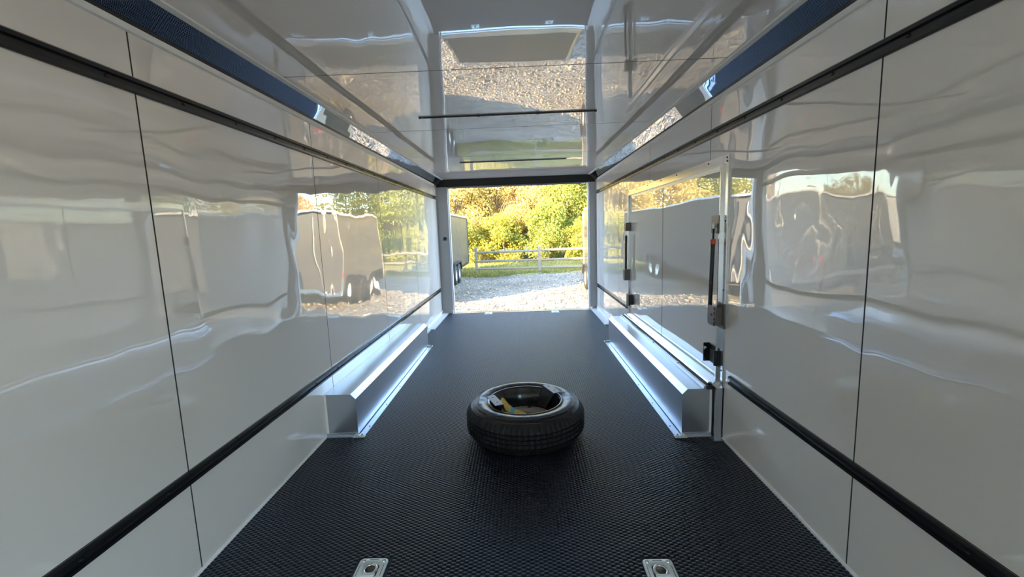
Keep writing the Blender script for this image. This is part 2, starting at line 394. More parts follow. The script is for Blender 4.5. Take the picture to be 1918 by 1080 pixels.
# ------------------------------------------------------------------ unlit light bars on the ceiling
for i, (y, yaw, lab) in enumerate(((3.048, -.013, 'slim unlit ceiling light bar, the nearer of the two'), (5.025, -.011, 'slim unlit ceiling light bar, the farther of the two near the opening'))):
    o = thing('ceiling_light_bar', (-.005, y, H), lab, 'light bar', 'slim light bars across the ceiling')
    MB().box(-.59, .58, y - .006, y + .006, H - .007, H, .0015).build('housing', 'blackmatte', o)
    MB().box(-.575, .565, y - .004, y + .004, H - .009, H - .006).build('lens', 'lens', o)
    for x in (-.2, .2): MB().box(x - .012, x + .012, y - .008, y + .008, H - .0105, H).build('clip', 'blackmatte', o)
    for x in (-.592, .582): MB().box(x - .008, x + .008, y - .008, y + .008, H - .010, H, .002).build('end_cap', 'black', o)

# ------------------------------------------------------------------ wheel boxes
def corner_bracket(parent, x, y, sx, sy):
    c = MB()
    c.box(x - .036, x + .036, y - .016, y + .016, .003, .010, .003)
    c.tube([(x - .012 * sx, y, .008), (x - .012 * sx, y, .020)], .012, n=10)
    c.prism([(x - .030 * sx, y - .010 * sy), (x + .030 * sx, y - .012 * sy), (x + .034 * sx, y + .010 * sy), (x - .012 * sx, y + .016 * sy)], 2, .008, .016)
    o = c.build('corner_bracket', 'galv', parent)
    screws([(x + .018 * sx, y, .016)], parent, (0, 0, 1), .006)
    return o
def wheel_box(sx, y0, y1, xf, xw, zt, label, right=False):
    o = thing('wheel_box', (sx * (xf + W) / 2, (y0 + y1) / 2, 0), label, 'wheel box')
    c = .030; t = .0025
    P = lambda x, z: (sx * x, z)
    MB().prism([P(xw, zt), P(xf + c, zt), P(xf + c, zt - t), P(xw, zt - t)], 1, y0, y1).build('top_plate', 'alu', o)
    MB().prism([P(xf + c, zt), P(xf, zt - c), P(xf + t, zt - c - t), P(xf + c, zt - t * 1.5)], 1, y0, y1).build('chamfer_plate', 'alu', o)
    MB().prism([P(xf, zt - c), P(xf, .004), P(xf + t, .004), P(xf + t, zt - c)], 1, y0, y1).build('side_plate', 'alu', o)
    MB().prism([P(xf + .012, .001), P(xf - .042, .001), P(xf - .042, .0045), P(xf, .0065), P(xf, .012), P(xf + .012, .012)], 1, y0 - .03, y1 + .03).build('floor_flange', 'alu', o)
    end = [P(xw, .0), P(xf + t, .0), P(xf + t, zt - c), P(xf + c, zt - t), P(xw, zt - t)]
    for ya, yb, nm in ((y0 + .001, y0 + .004, 'end_plate'), (y1 - .004, y1 - .001, 'end_plate')):
        MB().prism(end, 1, ya, yb).build(nm, 'alu', o)
    MB().box(min(sx * xf, sx * xw), max(sx * xf, sx * xw), y0 - .025, y0 + .002, .001, .0045).build('end_flange', 'alu', o)
    MB().box(min(sx * xf, sx * xw), max(sx * xf, sx * xw), y0 - .004, y0 + .002, .002, .02).build('end_lip', 'alu', o)
    MB().box(min(sx * xw, sx * (xw - .012)), max(sx * xw, sx * (xw - .012)), y0 - .003, y0 + .002, .004, zt - .002).build('end_seal', 'whitetrim', o)
    corner_bracket(o, sx * (xf - .012), y0 - .018, -sx, -1); corner_bracket(o, sx * (xf - .012), y1 + .015, -sx, 1)
    screws([(sx * (xf - .028), y0 + .12 + i * .36, .0045) for i in range(6)], o, (0, 0, 1), .005)
    return o
wbl = wheel_box(-1, 2.549, 4.61, .986, W - .001, .268, 'aluminium wheel box against the left wall under the low track')
wbr = wheel_box(1, 2.450, 4.60, .965, 1.135, .285, 'aluminium wheel box on the right below the side door')
# seam lip and rubber gasket on the right-hand box
MB().prism([(1.086, .285), (1.090, .300), (1.102, .302), (1.106, .285)], 1, 2.45, 4.6).build('seam_lip', 'alu', wbr)
MB().prism([(1.108, .285), (1.108, .303), (1.116, .303), (1.116, .285)], 1, 2.445, 4.6).build('gasket', 'gasket', wbr)
MB().box(1.136, 1.142, 2.440, 2.452, 0, .300).build('end_gasket', 'gasket', wbr)
MB().box(1.100, 1.140, 2.436, 2.455, .283, .305, .003).build('gasket_corner', 'gasket', wbr)
for y in (2.9, 3.45, 4.0): MB().tube([(1.096, y, .300), (1.096, y, .308)], [.009, .006], n=8).build('rivet', 'alubright', wbr)

# ------------------------------------------------------------------ side escape door in the right wall
d1 = thing('door_1', (W, 3.5, 0), 'white side door with bright aluminium frame and gas struts in the right wall', 'door', kind='structure')
y0, y1, zt = 2.405, 4.615, 1.590
x0 = W
fr = [('frame_upright', (y0, y0 + .062, 0, zt)), ('frame_upright', (y1 - .062, y1, .0, zt)), ('frame_rail', (y0 + .062, y1 - .062, zt - .05, zt))]
for nm, (a, b_, c_, d_) in fr:
    f_ = MB().box(x0 - .010, x0 + .003, a, b_, c_, d_, .0025).build(nm, 'alubright', d1)
    if nm == 'frame_upright':
        s_ = 1 if a == y0 else -1
        a2 = b_ if s_ > 0 else a
        MB().box(x0 - .024, x0 + .003, min(a2 - .006, a2 + .006), max(a2 - .006, a2 + .006), .0 if s_ > 0 else .285, zt - .045, .002).build('inner_lip', 'alubright', d1)
        MB().box(x0 - .006, x0 + .004, min(a2, a2 + s_ * .028), max(a2, a2 + s_ * .028), .30, zt - .05).build('inner_return', 'alu', d1)
    else:
        MB().box(x0 - .020, x0 + .003, a, b_, c_ - .006, c_ + .004, .002).build('inner_lip', 'alubright', d1)
        MB().box(x0 - .006, x0 + .004, a, b_, c_ - .026, c_ - .006).build('inner_return', 'alu', d1)
screws([(x0 - .010, y, zt - .016) for y in (2.425, 2.66, 3.19, 3.54, 3.91, 4.26, 4.57)], d1, (-1, 0, 0), .0055)
screws([(x0 - .010, y0 + .018, z) for z in (.06, .40, .86, 1.24, 1.555)], d1, (-1, 0, 0), .0055)
dp0 = MB().box(x0 - .004, x0 + .002, y0 + .075, 3.496, .285, zt - .06).build('door_panel', 'doorpanel', d1)
dp1 = MB().box(x0 - .004, x0 + .002, 3.507, y1 - .075, .285, zt - .06).build('door_panel', 'doorpanel', d1)
MB().box(x0 - .0034, x0 - .0005, 3.49, 3.515, .285, zt - .06).build('panel_joint', 'seam', d1)
# double sill rails along the foot of the door
MB().prism([(1.118, .285), (1.118, .312), (1.122, .318), (1.138, .318), (1.141, .312), (1.141, .285)], 1, 2.47, 4.56).build('sill_rail', 'alubright', d1)
MB().prism([(1.145, .285), (1.145, .306), (1.148, .310), (1.172, .330), (1.178, .330), (1.178, .285)], 1, 2.47, 4.56).build('sill_rail', 'alu', d1)
MB().box(1.142, W, 2.405, 2.470, 0, .302).build('sill_post', 'alu', d1)
MB().box(1.118, W, 2.37, 2.425, 0, .006).build('foot_plate', 'alu', d1)
# struts
def strut(yt, yb, near):
    xs = W - .045
    st = MB().tube([(xs, yb, .748), (xs, (yt + 2 * yb) / 3, .9), (xs, yt + (yb - yt) * .14, 1.135)], .0115, n=14).build('gas_strut', 'black', d1)
    MB().tube([(xs, yt + (yb - yt) * .14, 1.13), (xs, yt, 1.215)], .0055, n=10).build('piston_rod', 'blackmatte' if near else 'alubright', st)
    if near: MB().tube([(xs, yt + (yb - yt) * .15, 1.112), (xs, yt + (yb - yt) * .135, 1.14)], .0145, n=14).build('collar', 'orange', st)
    MB().tube([(xs, yt, 1.20), (xs, yt, 1.228)], .008, n=10).tube([(xs, yt, 1.214), (W - .005, yt, 1.214)], .006, n=8).build('ball_end', 'galv', st)
    # rounded bracket plates
    def plate(yc, zc, wy, hz, x, nm, mat, th=.004, r=.018):
        pts = []
        for cx, cz, a0 in ((wy - r, hz - r, 0), (-wy + r, hz - r, 90), (-wy + r, -hz + r, 180), (wy - r, -hz + r, 270)):
            for k in range(4): a = math.radians(a0 + k * 30); pts.append((yc + cx + r * math.cos(a), zc + cz + r * math.sin(a)))
        return MB().prism(pts, 0, x, x + th).build(nm, mat, d1)
    return st, plate
st1, plate = strut(2.487, 2.510, True)
plate(2.502, 1.222, .046, .050, W - .032, 'strut_bracket', 'gunmetal', r=.010)
lp = plate(2.448, .715, .052, .056, W - .062, 'latch_plate', 'gunmetal', r=.02)
MB().box(W - .062, W - .004, 2.406, 2.412, .665, .765).box(W - .018, W - .008, 2.395, 2.47, .645, .785).build('latch_block', 'gunmetal', d1)
screws([(W - .062, 2.415, z) for z in (.675, .70, .735, .76)] + [(W - .062, 2.45, .72)], lp, (-1, 0, 0), .007)
st2, plate2 = strut(4.535, 4.555, False)
MB().box(W - .06, W - .004, 4.50, 4.57, 1.180, 1.265, .006).build('strut_bracket', 'gunmetal', d1)
MB().box(W - .065, W - .004, 4.53, 4.60, .672, .785, .006).build('latch_block', 'gunmetal', d1)
MB().box(W - .05, W - .004, 4.40, 4.46, .435, .540, .005).box(W - .06, W - .045, 4.37, 4.47, .43, .545, .003).build('pull_bracket', 'bracket', d1)
# black slam latch low on the near side
hb = MB().box(W - .014, W - .003, 2.455, 2.575, .410, .520, .003).build('latch_case', 'blackmatte', d1)
MB().box(W - .050, W - .012, 2.570, 2.580, .412, .525, .003).build('flange', 'black', hb)
MB().box(W - .030, W - .012, 2.480, 2.530, .425, .500, .004).build('catch', 'blackmatte', hb)
MB().tube([(W - .046, 2.569, .49), (W - .046, 2.560, .50)], .008, n=10).build('striker', 'alubright', hb)
MB().box(W - .036, W - .012, 2.458, 2.472, .415, .505, .003).build('hinge_leaf', 'black', hb)

# ------------------------------------------------------------------ spare wheel
TC = (.052, 2.54)
sw = thing('spare_wheel', (TC[0], TC[1], 0), 'black spare tyre on a black rim lying flat on the studded floor', 'spare wheel')
R_ = .356; HT = .222
half = [(.212, .030), (.222, .016), (.240, .006), (.262, .001), (.285, .002), (.305, .010), (.309, .016), (.313, .013), (.326, .027), (.340, .043), (.346, .052)]
gro = [(.072, .004), (.098, .004), (.124, .004), (.150, .004)]
tread = [(R_ - .006, .057)]
for gz, gw in gro:
    tread += [(R_ - .001, gz - gw), (R_ - .010, gz - gw * .6), (R_ - .010, gz + gw * .6), (R_ - .001, gz + gw)]
tread += [(R_ - .006, HT - .057)]
prof = half + tread + [(r, HT - z) for r, z in half[::-1]]
nt_ = 0
def treadfn(r, z, i, j):
    zz = min(z, HT - z)
    if r > .338 and i % 4 == 0: return r - (.006 if zz > .05 else .004)
    return r
tb = MB().lathe(prof, (TC[0], TC[1], 0), n=264, fn=treadfn, smooth=False)
ty = tb.build('tyre', 'tyre', sw)
ty.data.materials.append(M['sidewall'])
for p in ty.data.polygons:
    rr = np.hypot(*(np.array(p.center[:2])))
    if rr < .320: p.material_index = 1; p.use_smooth = True
rim = [(.214, HT - .030), (.226, HT - .022), (.229, HT - .013), (.224, HT - .007), (.216, HT - .008), (.208, HT - .020), (.204, HT - .036), (.200, HT - .040), (.188, HT - .062), (.186, HT - .090), (.184, HT - .095), (.182, .085), (.180, .080), (.120, .078), (.118, .070), (.178, .070), (.188, .04), (.204, .03), (.214, .02)]
MB().lathe(rim, (TC[0], TC[1], 0), n=96).build('rim', 'rim', sw)
hub = MB().lathe([(.180, .080), (.172, .098), (.150, .108), (.110, .112), (.070, .112), (.062, .106), (.056, .080)], (TC[0], TC[1], 0), n=64)
ho = hub.build('hub_disc', 'dust', sw)
for k in range(6):
    a = math.radians(18 + 60 * k); p = (TC[0] +   .128 * math.cos(a), TC[1] + .128 * math.sin(a))
    MB().lathe([(.0, .1145), (.010, .1145), (.013, .1115)], (p[0], p[1], 0), n=16).build('lug_hole', 'gasket', ho)
MB().lathe([(.0, .1), (.064, .1)], (TC[0], TC[1], 0), n=32).build('hub_bore', 'gasket', ho)
# sidewall ribs
for rr in (.296, .318):
    zt_ = HT - (.006 if rr < .3 else .018)
    MB().lathe([(rr - .002, zt_ - .003), (rr - .001, zt_ + .0015), (rr + .001, zt_ + .0015), (rr + .002, zt_ - .003)], (TC[0], TC[1], 0), n=120).build('sidewall_rib', 'sidewall', sw)
# mounting plates standing inside the rim
def bent_plate(top_in, top_out, bottom, label, holes):
    """top_in: the two fold corners; top_out: the two free lip corners; bottom: two lower corners"""
    a, b_ = map(Vector, top_in); c_, d_ = map(Vector, top_out); e_, f_ = map(Vector, bottom)
    base = (e_ + f_) / 2
    o = thing('mounting_bracket', tuple(base), label, 'bracket')
    nrm = (b_ - a).cross(e_ - a).normalized() * .003
    q = [a, b_, e_, f_]
    MB().add([p for p in q] + [p + nrm for p in q], [(0, 1, 2, 3), (7, 6, 5, 4), (0, 4, 5, 1), (1, 5, 6, 2), (2, 6, 7, 3), (3, 7, 4, 0)]).build('upright_plate', 'bracket', o)
    u = Vector((0, 0, .003)); q = [a, b_, c_, d_]
    MB().add([p for p in q] + [p + u for p in q], [(0, 1, 2, 3), (7, 6, 5, 4), (0, 4, 5, 1), (1, 5, 6, 2), (2, 6, 7, 3), (3, 7, 4, 0)]).build('folded_lip', 'bracketlip', o)  # lip in a lighter grey than the upright plate
    for t_ in (.25, .75):
        p = (a.lerp(b_, t_) + d_.lerp(c_, t_)) / 2
        MB().lathe([(0, .0036), (.005, .0036), (.0052, .0028)], tuple(p), n=12).build('bolt_hole', 'gasket', o)
    return o
bent_plate([(.170, 2.703, .235), (.229, 2.562, .235)], [(.275, 2.592, .235), (.211, 2.725, .235)], [(.178, 2.640, .113), (.116, 2.725, .113)], 'larger bent mounting plate leaning inside the right of the spare rim', 2)
bent_plate([(-.070, 2.415, .235), (-.133, 2.559, .235)], [(-.177, 2.538, .235), (-.118, 2.396, .235)], [(-.098, 2.575, .113), (-.060, 2.475, .113)], 'smaller bent mounting plate beside the yellow strap in the spare rim', 2)
# yellow strap with teal label
sp = thing('ratchet_strap', (-.03, 2.52, .09), 'yellow webbing strap with a teal label inside the spare rim', 'strap')
def band(pts, wv, th=.004):
    b = MB(); wv = Vector(wv); v = []
    for i, p in enumerate(pts):
        p = Vector(p); d = (Vector(pts[min(i + 1, len(pts) - 1)]) - Vector(pts[max(i - 1, 0)])).normalized(); n_ = d.cross(wv).normalized() * th
        v += [p - wv, p + wv, p + wv + n_, p - wv + n_]
    f = []
    for i in range(len(pts) - 1):
        for k in range(4): f.append((i * 4 + k, i * 4 + (k + 1) % 4, i * 4 + 4 + (k + 1) % 4, i * 4 + 4 + k))
    f += [(3, 2, 1, 0), tuple(len(v) - 4 + k for k in range(4))]
    return b.add(v, f, False)
wv = (.006, .032, .004)
c1 = [(-.094, 2.52, .215), (-.082, 2.512, .213), (-.068, 2.492, .203), (-.052, 2.472, .191), (-.036, 2.465, .180)]
band(c1, wv).build('webbing', 'yellow', sp)
MB().lathe([(.004, -.03), (.024, -.03), (.026, -.026), (.026, .026), (.024, .03), (.004, .03)], (-.062, 2.488, .172), n=24, axis=1).build('webbing_roll', 'yellow', sp)
band([(-.036, 2.465, .180), (-.024, 2.462, .172), (-.013, 2.460, .165)], wv).build('label_patch', 'teal', sp)
band([(-.013, 2.460, .165), (.009, 2.460, .157), (.031, 2.460, .149), (.055, 2.460, .134), (.080, 2.462, .114)], wv).build('webbing_tail', 'yellow', sp)

# ------------------------------------------------------------------ recessed tie-down rings in the floor
def dring(loc, label):
    o = thing('tie_down_ring', (loc[0], loc[1], 0), label, 'tie-down ring', 'recessed tie-down rings')
    cx, cy_ = loc
    w_, l_, r = .054, .060, .016
    bm = bmesh.new()
    outer = []
    for ox, oy, a0 in ((w_ - r, l_ - r, 0), (-w_ + r, l_ - r, 90), (-w_ + r, -l_ + r, 180), (w_ - r, -l_ + r, 270)):
        for k in range(6): a = math.radians(a0 + k * 18); outer.append((cx + ox + r * math.cos(a), cy_ + oy + r * math.sin(a)))
    n_ = len(outer); b = MB()
    ring = [(outer, 0.0), (outer, .004), ([(cx + (x - cx) * .95, cy_ + (y - cy_) * .95) for x, y in outer], .0062)]
    def circ(rx, ry): # circle points matched to the outline by angle
        return [(cx + rx * math.cos(math.atan2(y - cy_, x - cx)), cy_ + ry * math.sin(math.atan2(y - cy_, x - cx))) for x, y in outer]
    ring += [(circ(.040, .042), .0062), (circ(.036, .036), .002)]
    cup = [(circ(.036, .036), .002), (circ(.031, .030), -.013), (circ(.002, .002), -.015)]
    v = [(x, y, z) for pts, z in ring for x, y in pts]; f = []
    for i in range(len(ring) - 1):
        for k in range(n_): f.append((i * n_ + k, i * n_ + (k + 1) % n_, (i + 1) * n_ + (k + 1) % n_, (i + 1) * n_ + k))
    b.add(v, f, True).build('plate', 'galv', o)
    v = [(x, y, z) for pts, z in cup for x, y in pts]
    f = [(i * n_ + k, i * n_ + (k + 1) % n_, (i + 1) * n_ + (k + 1) % n_, (i + 1) * n_ + k) for i in range(2) for k in range(n_)]
    MB().add(v, f, True).build('recess_cup', 'gunmetal', o)  # cup darker than the plate: shade of the recess put into its colour
    pts = [(cx + .0225 * math.sin(a), cy_ + .002 + .0245 * math.cos(a), .006) for a in np.linspace(0, 2 * math.pi, 33)[:-1]]
    tb_ = MB(); pts.append(pts[0]); pts.append(pts[1]); tb_.tube(pts, .0055, n=10, cap=False)
    tb_.build('ring', 'alubright', o)
    MB().box(cx - .026, cx + .026, cy_ - .034, cy_ - .018, .004, .013, .004).build('ring_clamp', 'galv', o)
    for sx in (-1, 1):
        for sy in (-1, 1):
            MB().lathe([(.0, .0125), (.004, .012), (.007, .0095), (.0078, .006)], (cx + sx * .038, cy_ + sy * .044, 0), n=14).build('bolt_head', 'alubright', o)
    MB().box(cx - .018, cx + .018, cy_ + .050, cy_ + .0525, .006, .0066).build('stamped_slot', 'screw', o)
    for sx in (-1, 1): MB().box(cx + sx * .0445 - .001, cx + sx * .0445 + .001, cy_ - .03, cy_ + .026, .006, .0066).build('stamped_slot', 'screw', o)
    return o
# the floor has a round cut below each plate
for (x, y), lab in zip(DR, ('zinc tie-down ring in the floor at the bottom edge, left of the spare tyre', 'zinc tie-down ring in the floor at the bottom edge, right of the spare tyre',
                            'tie-down ring in the floor by the threshold, left one of the far pair', 'tie-down ring in the floor by the threshold, right one of the far pair')):
    dring((x, y), lab)

# ------------------------------------------------------------------ outside ground
gd = MB(); gd.box(-90, 90, -60, 120, GZ - .3, GZ).build('ground_gravel', 'gravel')
tag(bpy.data.objects['ground_gravel'], 'pale crushed gravel yard outside the open rear', 'ground', kind='structure')
def turf():
    n_ = 60; xs = np.linspace(-60, 60, n_ + 1)
    v = []; f = []
    for x in xs:
        e = 16.85 + .35 * math.sin(x * .9) + .25 * math.sin(x * 2.3 + 1) + (.5 if x > 1.2 else 0) * min(1, max(0, x - 1.2))
        v += [(x, e, GZ - .01), (x, e + .5, GZ + .03), (x, 40, GZ + .05), (x, 110, GZ + .08)]
    for i in range(n_):
        for k in range(3): f.append((i * 4 + k, i * 4 + 4 + k, i * 4 + 5 + k, i * 4 + 1 + k))
    o = MB().add(v, f).build('ground_turf', 'turf'); tag(o, 'strip of mown grass beyond the gravel yard', 'lawn', kind='structure')
turf()
def quads_mesh(name, verts, nper, mat):
    """verts (n, nper, 3) -> mesh of n faces"""
    n_ = len(verts); me = bpy.data.meshes.new(name)
    me.vertices.add(n_ * nper); me.vertices.foreach_set('co', verts.reshape(-1).astype(np.float32))
    me.loops.add(n_ * nper); me.loops.foreach_set('vertex_index', np.arange(n_ * nper, dtype=np.int32))
    me.polygons.add(n_); me.polygons.foreach_set('loop_start', (np.arange(n_) * nper).astype(np.int32))
    me.update(calc_edges=True); me.materials.append(M[mat]); return me
def grass():
    n_ = 60000
    y = 16.8 + (rng.random(n_) ** 1.6) * 15; x = (rng.random(n_) - .5) * 2 * (5 + y * .5)
    keep = y > 17.2 + .35 * np.sin(x * .9) + .25 * np.sin(x * 2.3 + 1) + np.clip(x - 1.2, 0, 1) * .5
    x, y = x[keep], y[keep]; n_ = len(x)
    h = .05 + rng.random(n_) * .09; a = rng.random(n_) * 6.28; w_ = .012 + rng.random(n_) * .02
    dx, dy = np.cos(a) * w_, np.sin(a) * w_; lx, ly = (rng.random(n_) - .5) * .1, (rng.random(n_) - .5) * .1
    z0 = np.full(n_, GZ + .02)
    v = np.stack([np.stack([x - dx, y - dy, z0], 1), np.stack([x + dx, y + dy, z0], 1), np.stack([x + lx, y + ly, z0 + h], 1)], 1)
    o = bpy.data.objects.new('grass', quads_mesh('grass', v, 3, 'grass')); C.objects.link(o)
    tag(o, 'short green and straw coloured grass around the rail fence', 'grass', kind='stuff')
grass()
def pebbles():
    n_ = 9000
    y = 9.3 + rng.random(n_) * 8.2; x = (rng.random(n_) - .5) * 14
    s = .012 + rng.random(n_) ** 3 * .045
    oct_ = np.array([(1, 0, 0), (0, 1, 0), (-1, 0, 0), (0, -1, 0), (0, 0, .8), (0, 0, -.8)], float)
    v = oct_[None] * s[:, None, None] * (.7 + .6 * rng.random((n_, 6, 1))) + np.stack([x, y, GZ + s * .3], 1)[:, None]
    F = np.array([(0, 1, 4), (1, 2, 4), (2, 3, 4), (3, 0, 4)])
    t = v[:, F].reshape(-1, 3, 3)
    o = bpy.data.objects.new('loose_stones', quads_mesh('loose_stones', t, 3, 'gravel')); C.objects.link(o)
    tag(o, 'loose gravel stones scattered over the yard', 'gravel', kind='stuff')
pebbles()

# ------------------------------------------------------------------ rail fence
fy = 18.08
fe0 = thing('rail_fence', (3, fy, GZ), 'weathered three-rail wooden fence along the grass, seen through the opening', 'fence')
fe1 = thing('rail_fence', (-10, fy, GZ), 'rail fence stretch to the left beyond the charcoal trailer', 'fence')
px = [-1.835 + 2.62 * k for k in range(-5, 6)]
for k, x in enumerate(px):
    if -4.8 < x < -2.1: continue        # the charcoal trailer stands in the gap
    fe = fe0 if x > -3 else fe1
    t_ = random.uniform(-.02, .02)
    MB().prism([(x - .055, fy - .05), (x + .055, fy - .05), (x + .055, fy + .05), (x - .055, fy + .05)], 2, GZ - .2, .56 + t_).add(
        [(x - .055, fy - .05, .56 + t_), (x + .055, fy - .05, .56 + t_), (x + .055, fy + .05, .56 + t_), (x - .055, fy + .05, .56 + t_), (x, fy, .61 + t_)], [(0, 1, 4), (1, 2, 4), (2, 3, 4), (3, 0, 4)]).build('post', 'wood', fe)
for k in range(len(px) - 1):
    if px[k + 1] > -4.8 and px[k] < -2.1: continue
    fe = fe0 if px[k] > -3 else fe1
    for z in (.37, -.01, -.33):
        a, b_ = z + random.uniform(-.03, .03), z + random.uniform(-.03, .03); m_ = (a + b_) / 2 + random.uniform(-.03, .02)
        x0_, x1_ = px[k] - .06, px[k + 1] + .06
        MB().tube([(x0_, fy - .03 * (k % 2), a), ((x0_ + x1_) / 2, fy, m_), (x1_, fy + .03 * (k % 2), b_)], [.042, .055, .042], n=7, smooth=False).build('rail', 'wood', fe)

# ------------------------------------------------------------------ other trailers parked in the yard
def trailer(x0, x1, y0, y1, zb, zt, skin, label, hitch=1, wheel_y=None, side_door=None, guard=False):
    o = thing('parked_trailer', ((x0 + x1) / 2, (y0 + y1) / 2, GZ), label, 'trailer')
    r = .10
    def outline(x0, x1, r):
        pts = []
        for cx_, cy_, a0 in ((x1 - r, y1 - r, 0), (x0 + r, y1 - r, 90), (x0 + r, y0 + r, 180), (x1 - r, y0 + r, 270)):
            for k in range(7): a = math.radians(a0 + k * 15); pts.append((cx_ + r * math.cos(a), cy_ + r * math.sin(a)))
        return pts
    body = MB().prism(outline(x0, x1, r), 2, zb, zt).build('body', skin, o)
    MB().prism(outline(x0 - .015, x1 + .015, r + .01), 2, zt - .05, zt - .01).build('roof_rail', 'alubright' if skin != 'charcoal' else 'bracket', o)
    MB().prism(outline(x0 + .02, x1 - .02, r), 2, zt - .01, zt + .05).build('roof', 'whiteskin', o)
    MB().prism(outline(x0 - .012, x1 + .012, r + .01), 2, zb - .03, zb + .06).build('skirt_trim', 'alubright' if skin != 'charcoal' else 'blackmatte', o)
    for cx_ in (x0 - .004, x1 + .004):
        for cy_ in (y0 + .03, y1 - .03): MB().tube([(cx_, cy_, zb + .05), (cx_, cy_, zt - .04)], .022, n=8).build('corner_post', 'alubright' if skin != 'charcoal' else skin, o)
    wy = wheel_y if wheel_y else (y0 + y1) / 2
    rad = .34; wz = GZ + rad
    for sx, xw in ((-1, x0), (1, x1)):
        fx = xw
        pts = [(wy - .95, zb - .02), (wy - .80, zb + .30), (wy + .80, zb + .30), (wy + .95, zb - .02), (wy + .90, zb - .02), (wy + .77, zb + .26), (wy - .77, zb + .26), (wy - .90, zb - .02)]
        MB().prism(pts, 0, min(fx - sx * .05, fx + sx * .12), max(fx - sx * .05, fx + sx * .12)).build('fender', 'blackmatte', o)
        for dy in (-.40, .40):
            c_ = (fx + sx * .0, wy + dy, wz)
            pr = [(.19, -.10), (.25, -.115), (.31, -.10), (.338, -.07), (.34, 0), (.338, .07), (.31, .10), (.25, .115), (.19, .10)]
            w_ = MB().lathe(pr, c_, n=40, axis=0).build('wheel', 'glossrubber', o)
            MB().lathe([(.0, sx * .03), (.06, sx * .05), (.09, sx * .04), (.14, sx * .03), (.17, sx * .05), (.195, sx * .10), (.20, 0)], c_, n=32, axis=0).build('rim', 'galv', w_)
    ye = y1 if hitch > 0 else y0
    MB().tube([(x0 + .4, ye - .1, zb - .05), ((x0 + x1) / 2, ye + hitch * 1.2, zb - .05)], .05, n=6).tube([(x1 - .4, ye - .1, zb - .05), ((x0 + x1) / 2, ye + hitch * 1.2, zb - .05)], .05, n=6).build('tow_frame', 'blackmatte', o)
    yj = ye + hitch * .95; xm = (x0 + x1) / 2
    MB().tube([(xm, yj, GZ + .02), (xm, yj, zb + .35)], .035, n=10).box(xm - .1, xm + .1, yj - .1, yj + .1, GZ, GZ + .03).tube([(xm, yj, zb + .33), (xm + .18, yj, zb + .36)], .015, n=8).build('jack', 'alubright', o)
    yr = y0 if hitch > 0 else y1; s_ = -1 if hitch > 0 else 1
    MB().box(x0 + .1, x1 - .1, min(yr, yr + s_ * .025), max(yr, yr + s_ * .025), zb + .08, zt - .12, .006).build('rear_door', skin, o)
    for xx in (x0 + .35, x1 - .35):
        MB().tube([(xx, yr + s_ * .05, zb + .05), (xx, yr + s_ * .05, zt - .15)], .016, n=8).build('lock_bar', 'alubright', o)
    for xx in (x0 + .07, x1 - .07): MB().box(xx - .025, xx + .025, min(yr, yr + s_ * .03), max(yr, yr + s_ * .03), zb + .40, zb + .52, .01).build('tail_lamp', 'lamp_red', o)
    if guard: MB().box(x0 + .02, x1 - .02, min(yr - .0, yr + s_ * .012), max(yr, yr + s_ * .04), zb, zb + .55, .004).build('kick_plate', 'alu', o)
    if side_door:
        xs, ya, yb = side_door; dx = -.012 if xs == x0 else .012
        dd = MB().box(min(xs, xs + dx), max(xs, xs + dx), ya, yb, zb + .1, zt - .2, .004).build('side_door', skin, o)
        for q in ((ya - .03, ya, zb + .1, zt - .2), (yb, yb + .03, zb + .1, zt - .2), (ya - .03, yb + .03, zt - .2, zt - .17)):
            MB().box(min(xs, xs + dx * 1.6), max(xs, xs + dx * 1.6), *q).build('door_trim', 'alubright', dd)
        MB().box(min(xs, xs + dx * 4), max(xs, xs + dx * 4), ya + .06, ya + .12, .5, .75, .004).build('handle', 'alubright', dd)
    return o
trailer(-4.65, -2.25, 10.1, 18.95, -.10, 1.80, 'charcoal', 'long charcoal trailer with twin wheels seen left through the opening', hitch=1, wheel_y=15.0)
trailer(1.97, 4.0, 10.4, 13.6, -.12, 1.76, 'greyskin', 'short dark grey trailer at the right edge of the opening', hitch=1, wheel_y=12.2, side_door=(1.97, 11.0, 11.8), guard=True)
trailer(7.6, 10.0, 10.8, 17.4, -.08, 1.95, 'whiteskin', 'white trailer parked far right, mirrored in the left wall', hitch=-1)
trailer(-9.6, -7.2, 8.5, 15.5, -.08, 2.0, 'whiteskin', 'white trailer parked far left, mirrored in the right wall', hitch=1)

# ------------------------------------------------------------------ trees and shrubs
def blob_points(n_, blobs):
    k = rng.integers(0, len(blobs), n_); b = np.array(blobs)[k]
    d = rng.normal(size=(n_, 3)); d /= np.linalg.norm(d, axis=1)[:, None]
    r = rng.random(n_) ** (1 / 2.2)
    return b[:, :3] + d * r[:, None] * b[:, 3:6]
def leaves(name, pts, size, mat, parent):
    n_ = len(pts); a = rng.normal(size=(n_, 3)); a /= np.linalg.norm(a, axis=1)[:, None]
    b = rng.normal(size=(n_, 3)); b -= (a * b).sum(1)[:, None] * a; b /= np.linalg.norm(b, axis=1)[:, None]
    s = size * (.55 + .9 * rng.random(n_))[:, None]
    v = np.stack([pts - a * s, pts - b * s * .55, pts + a * s, pts + b * s * .55], 1) - np.array(WORLD[parent.name])
    o = bpy.data.objects.new(name, quads_mesh(name, v, 4, mat)); C.objects.link(o); o.parent = parent
    return o
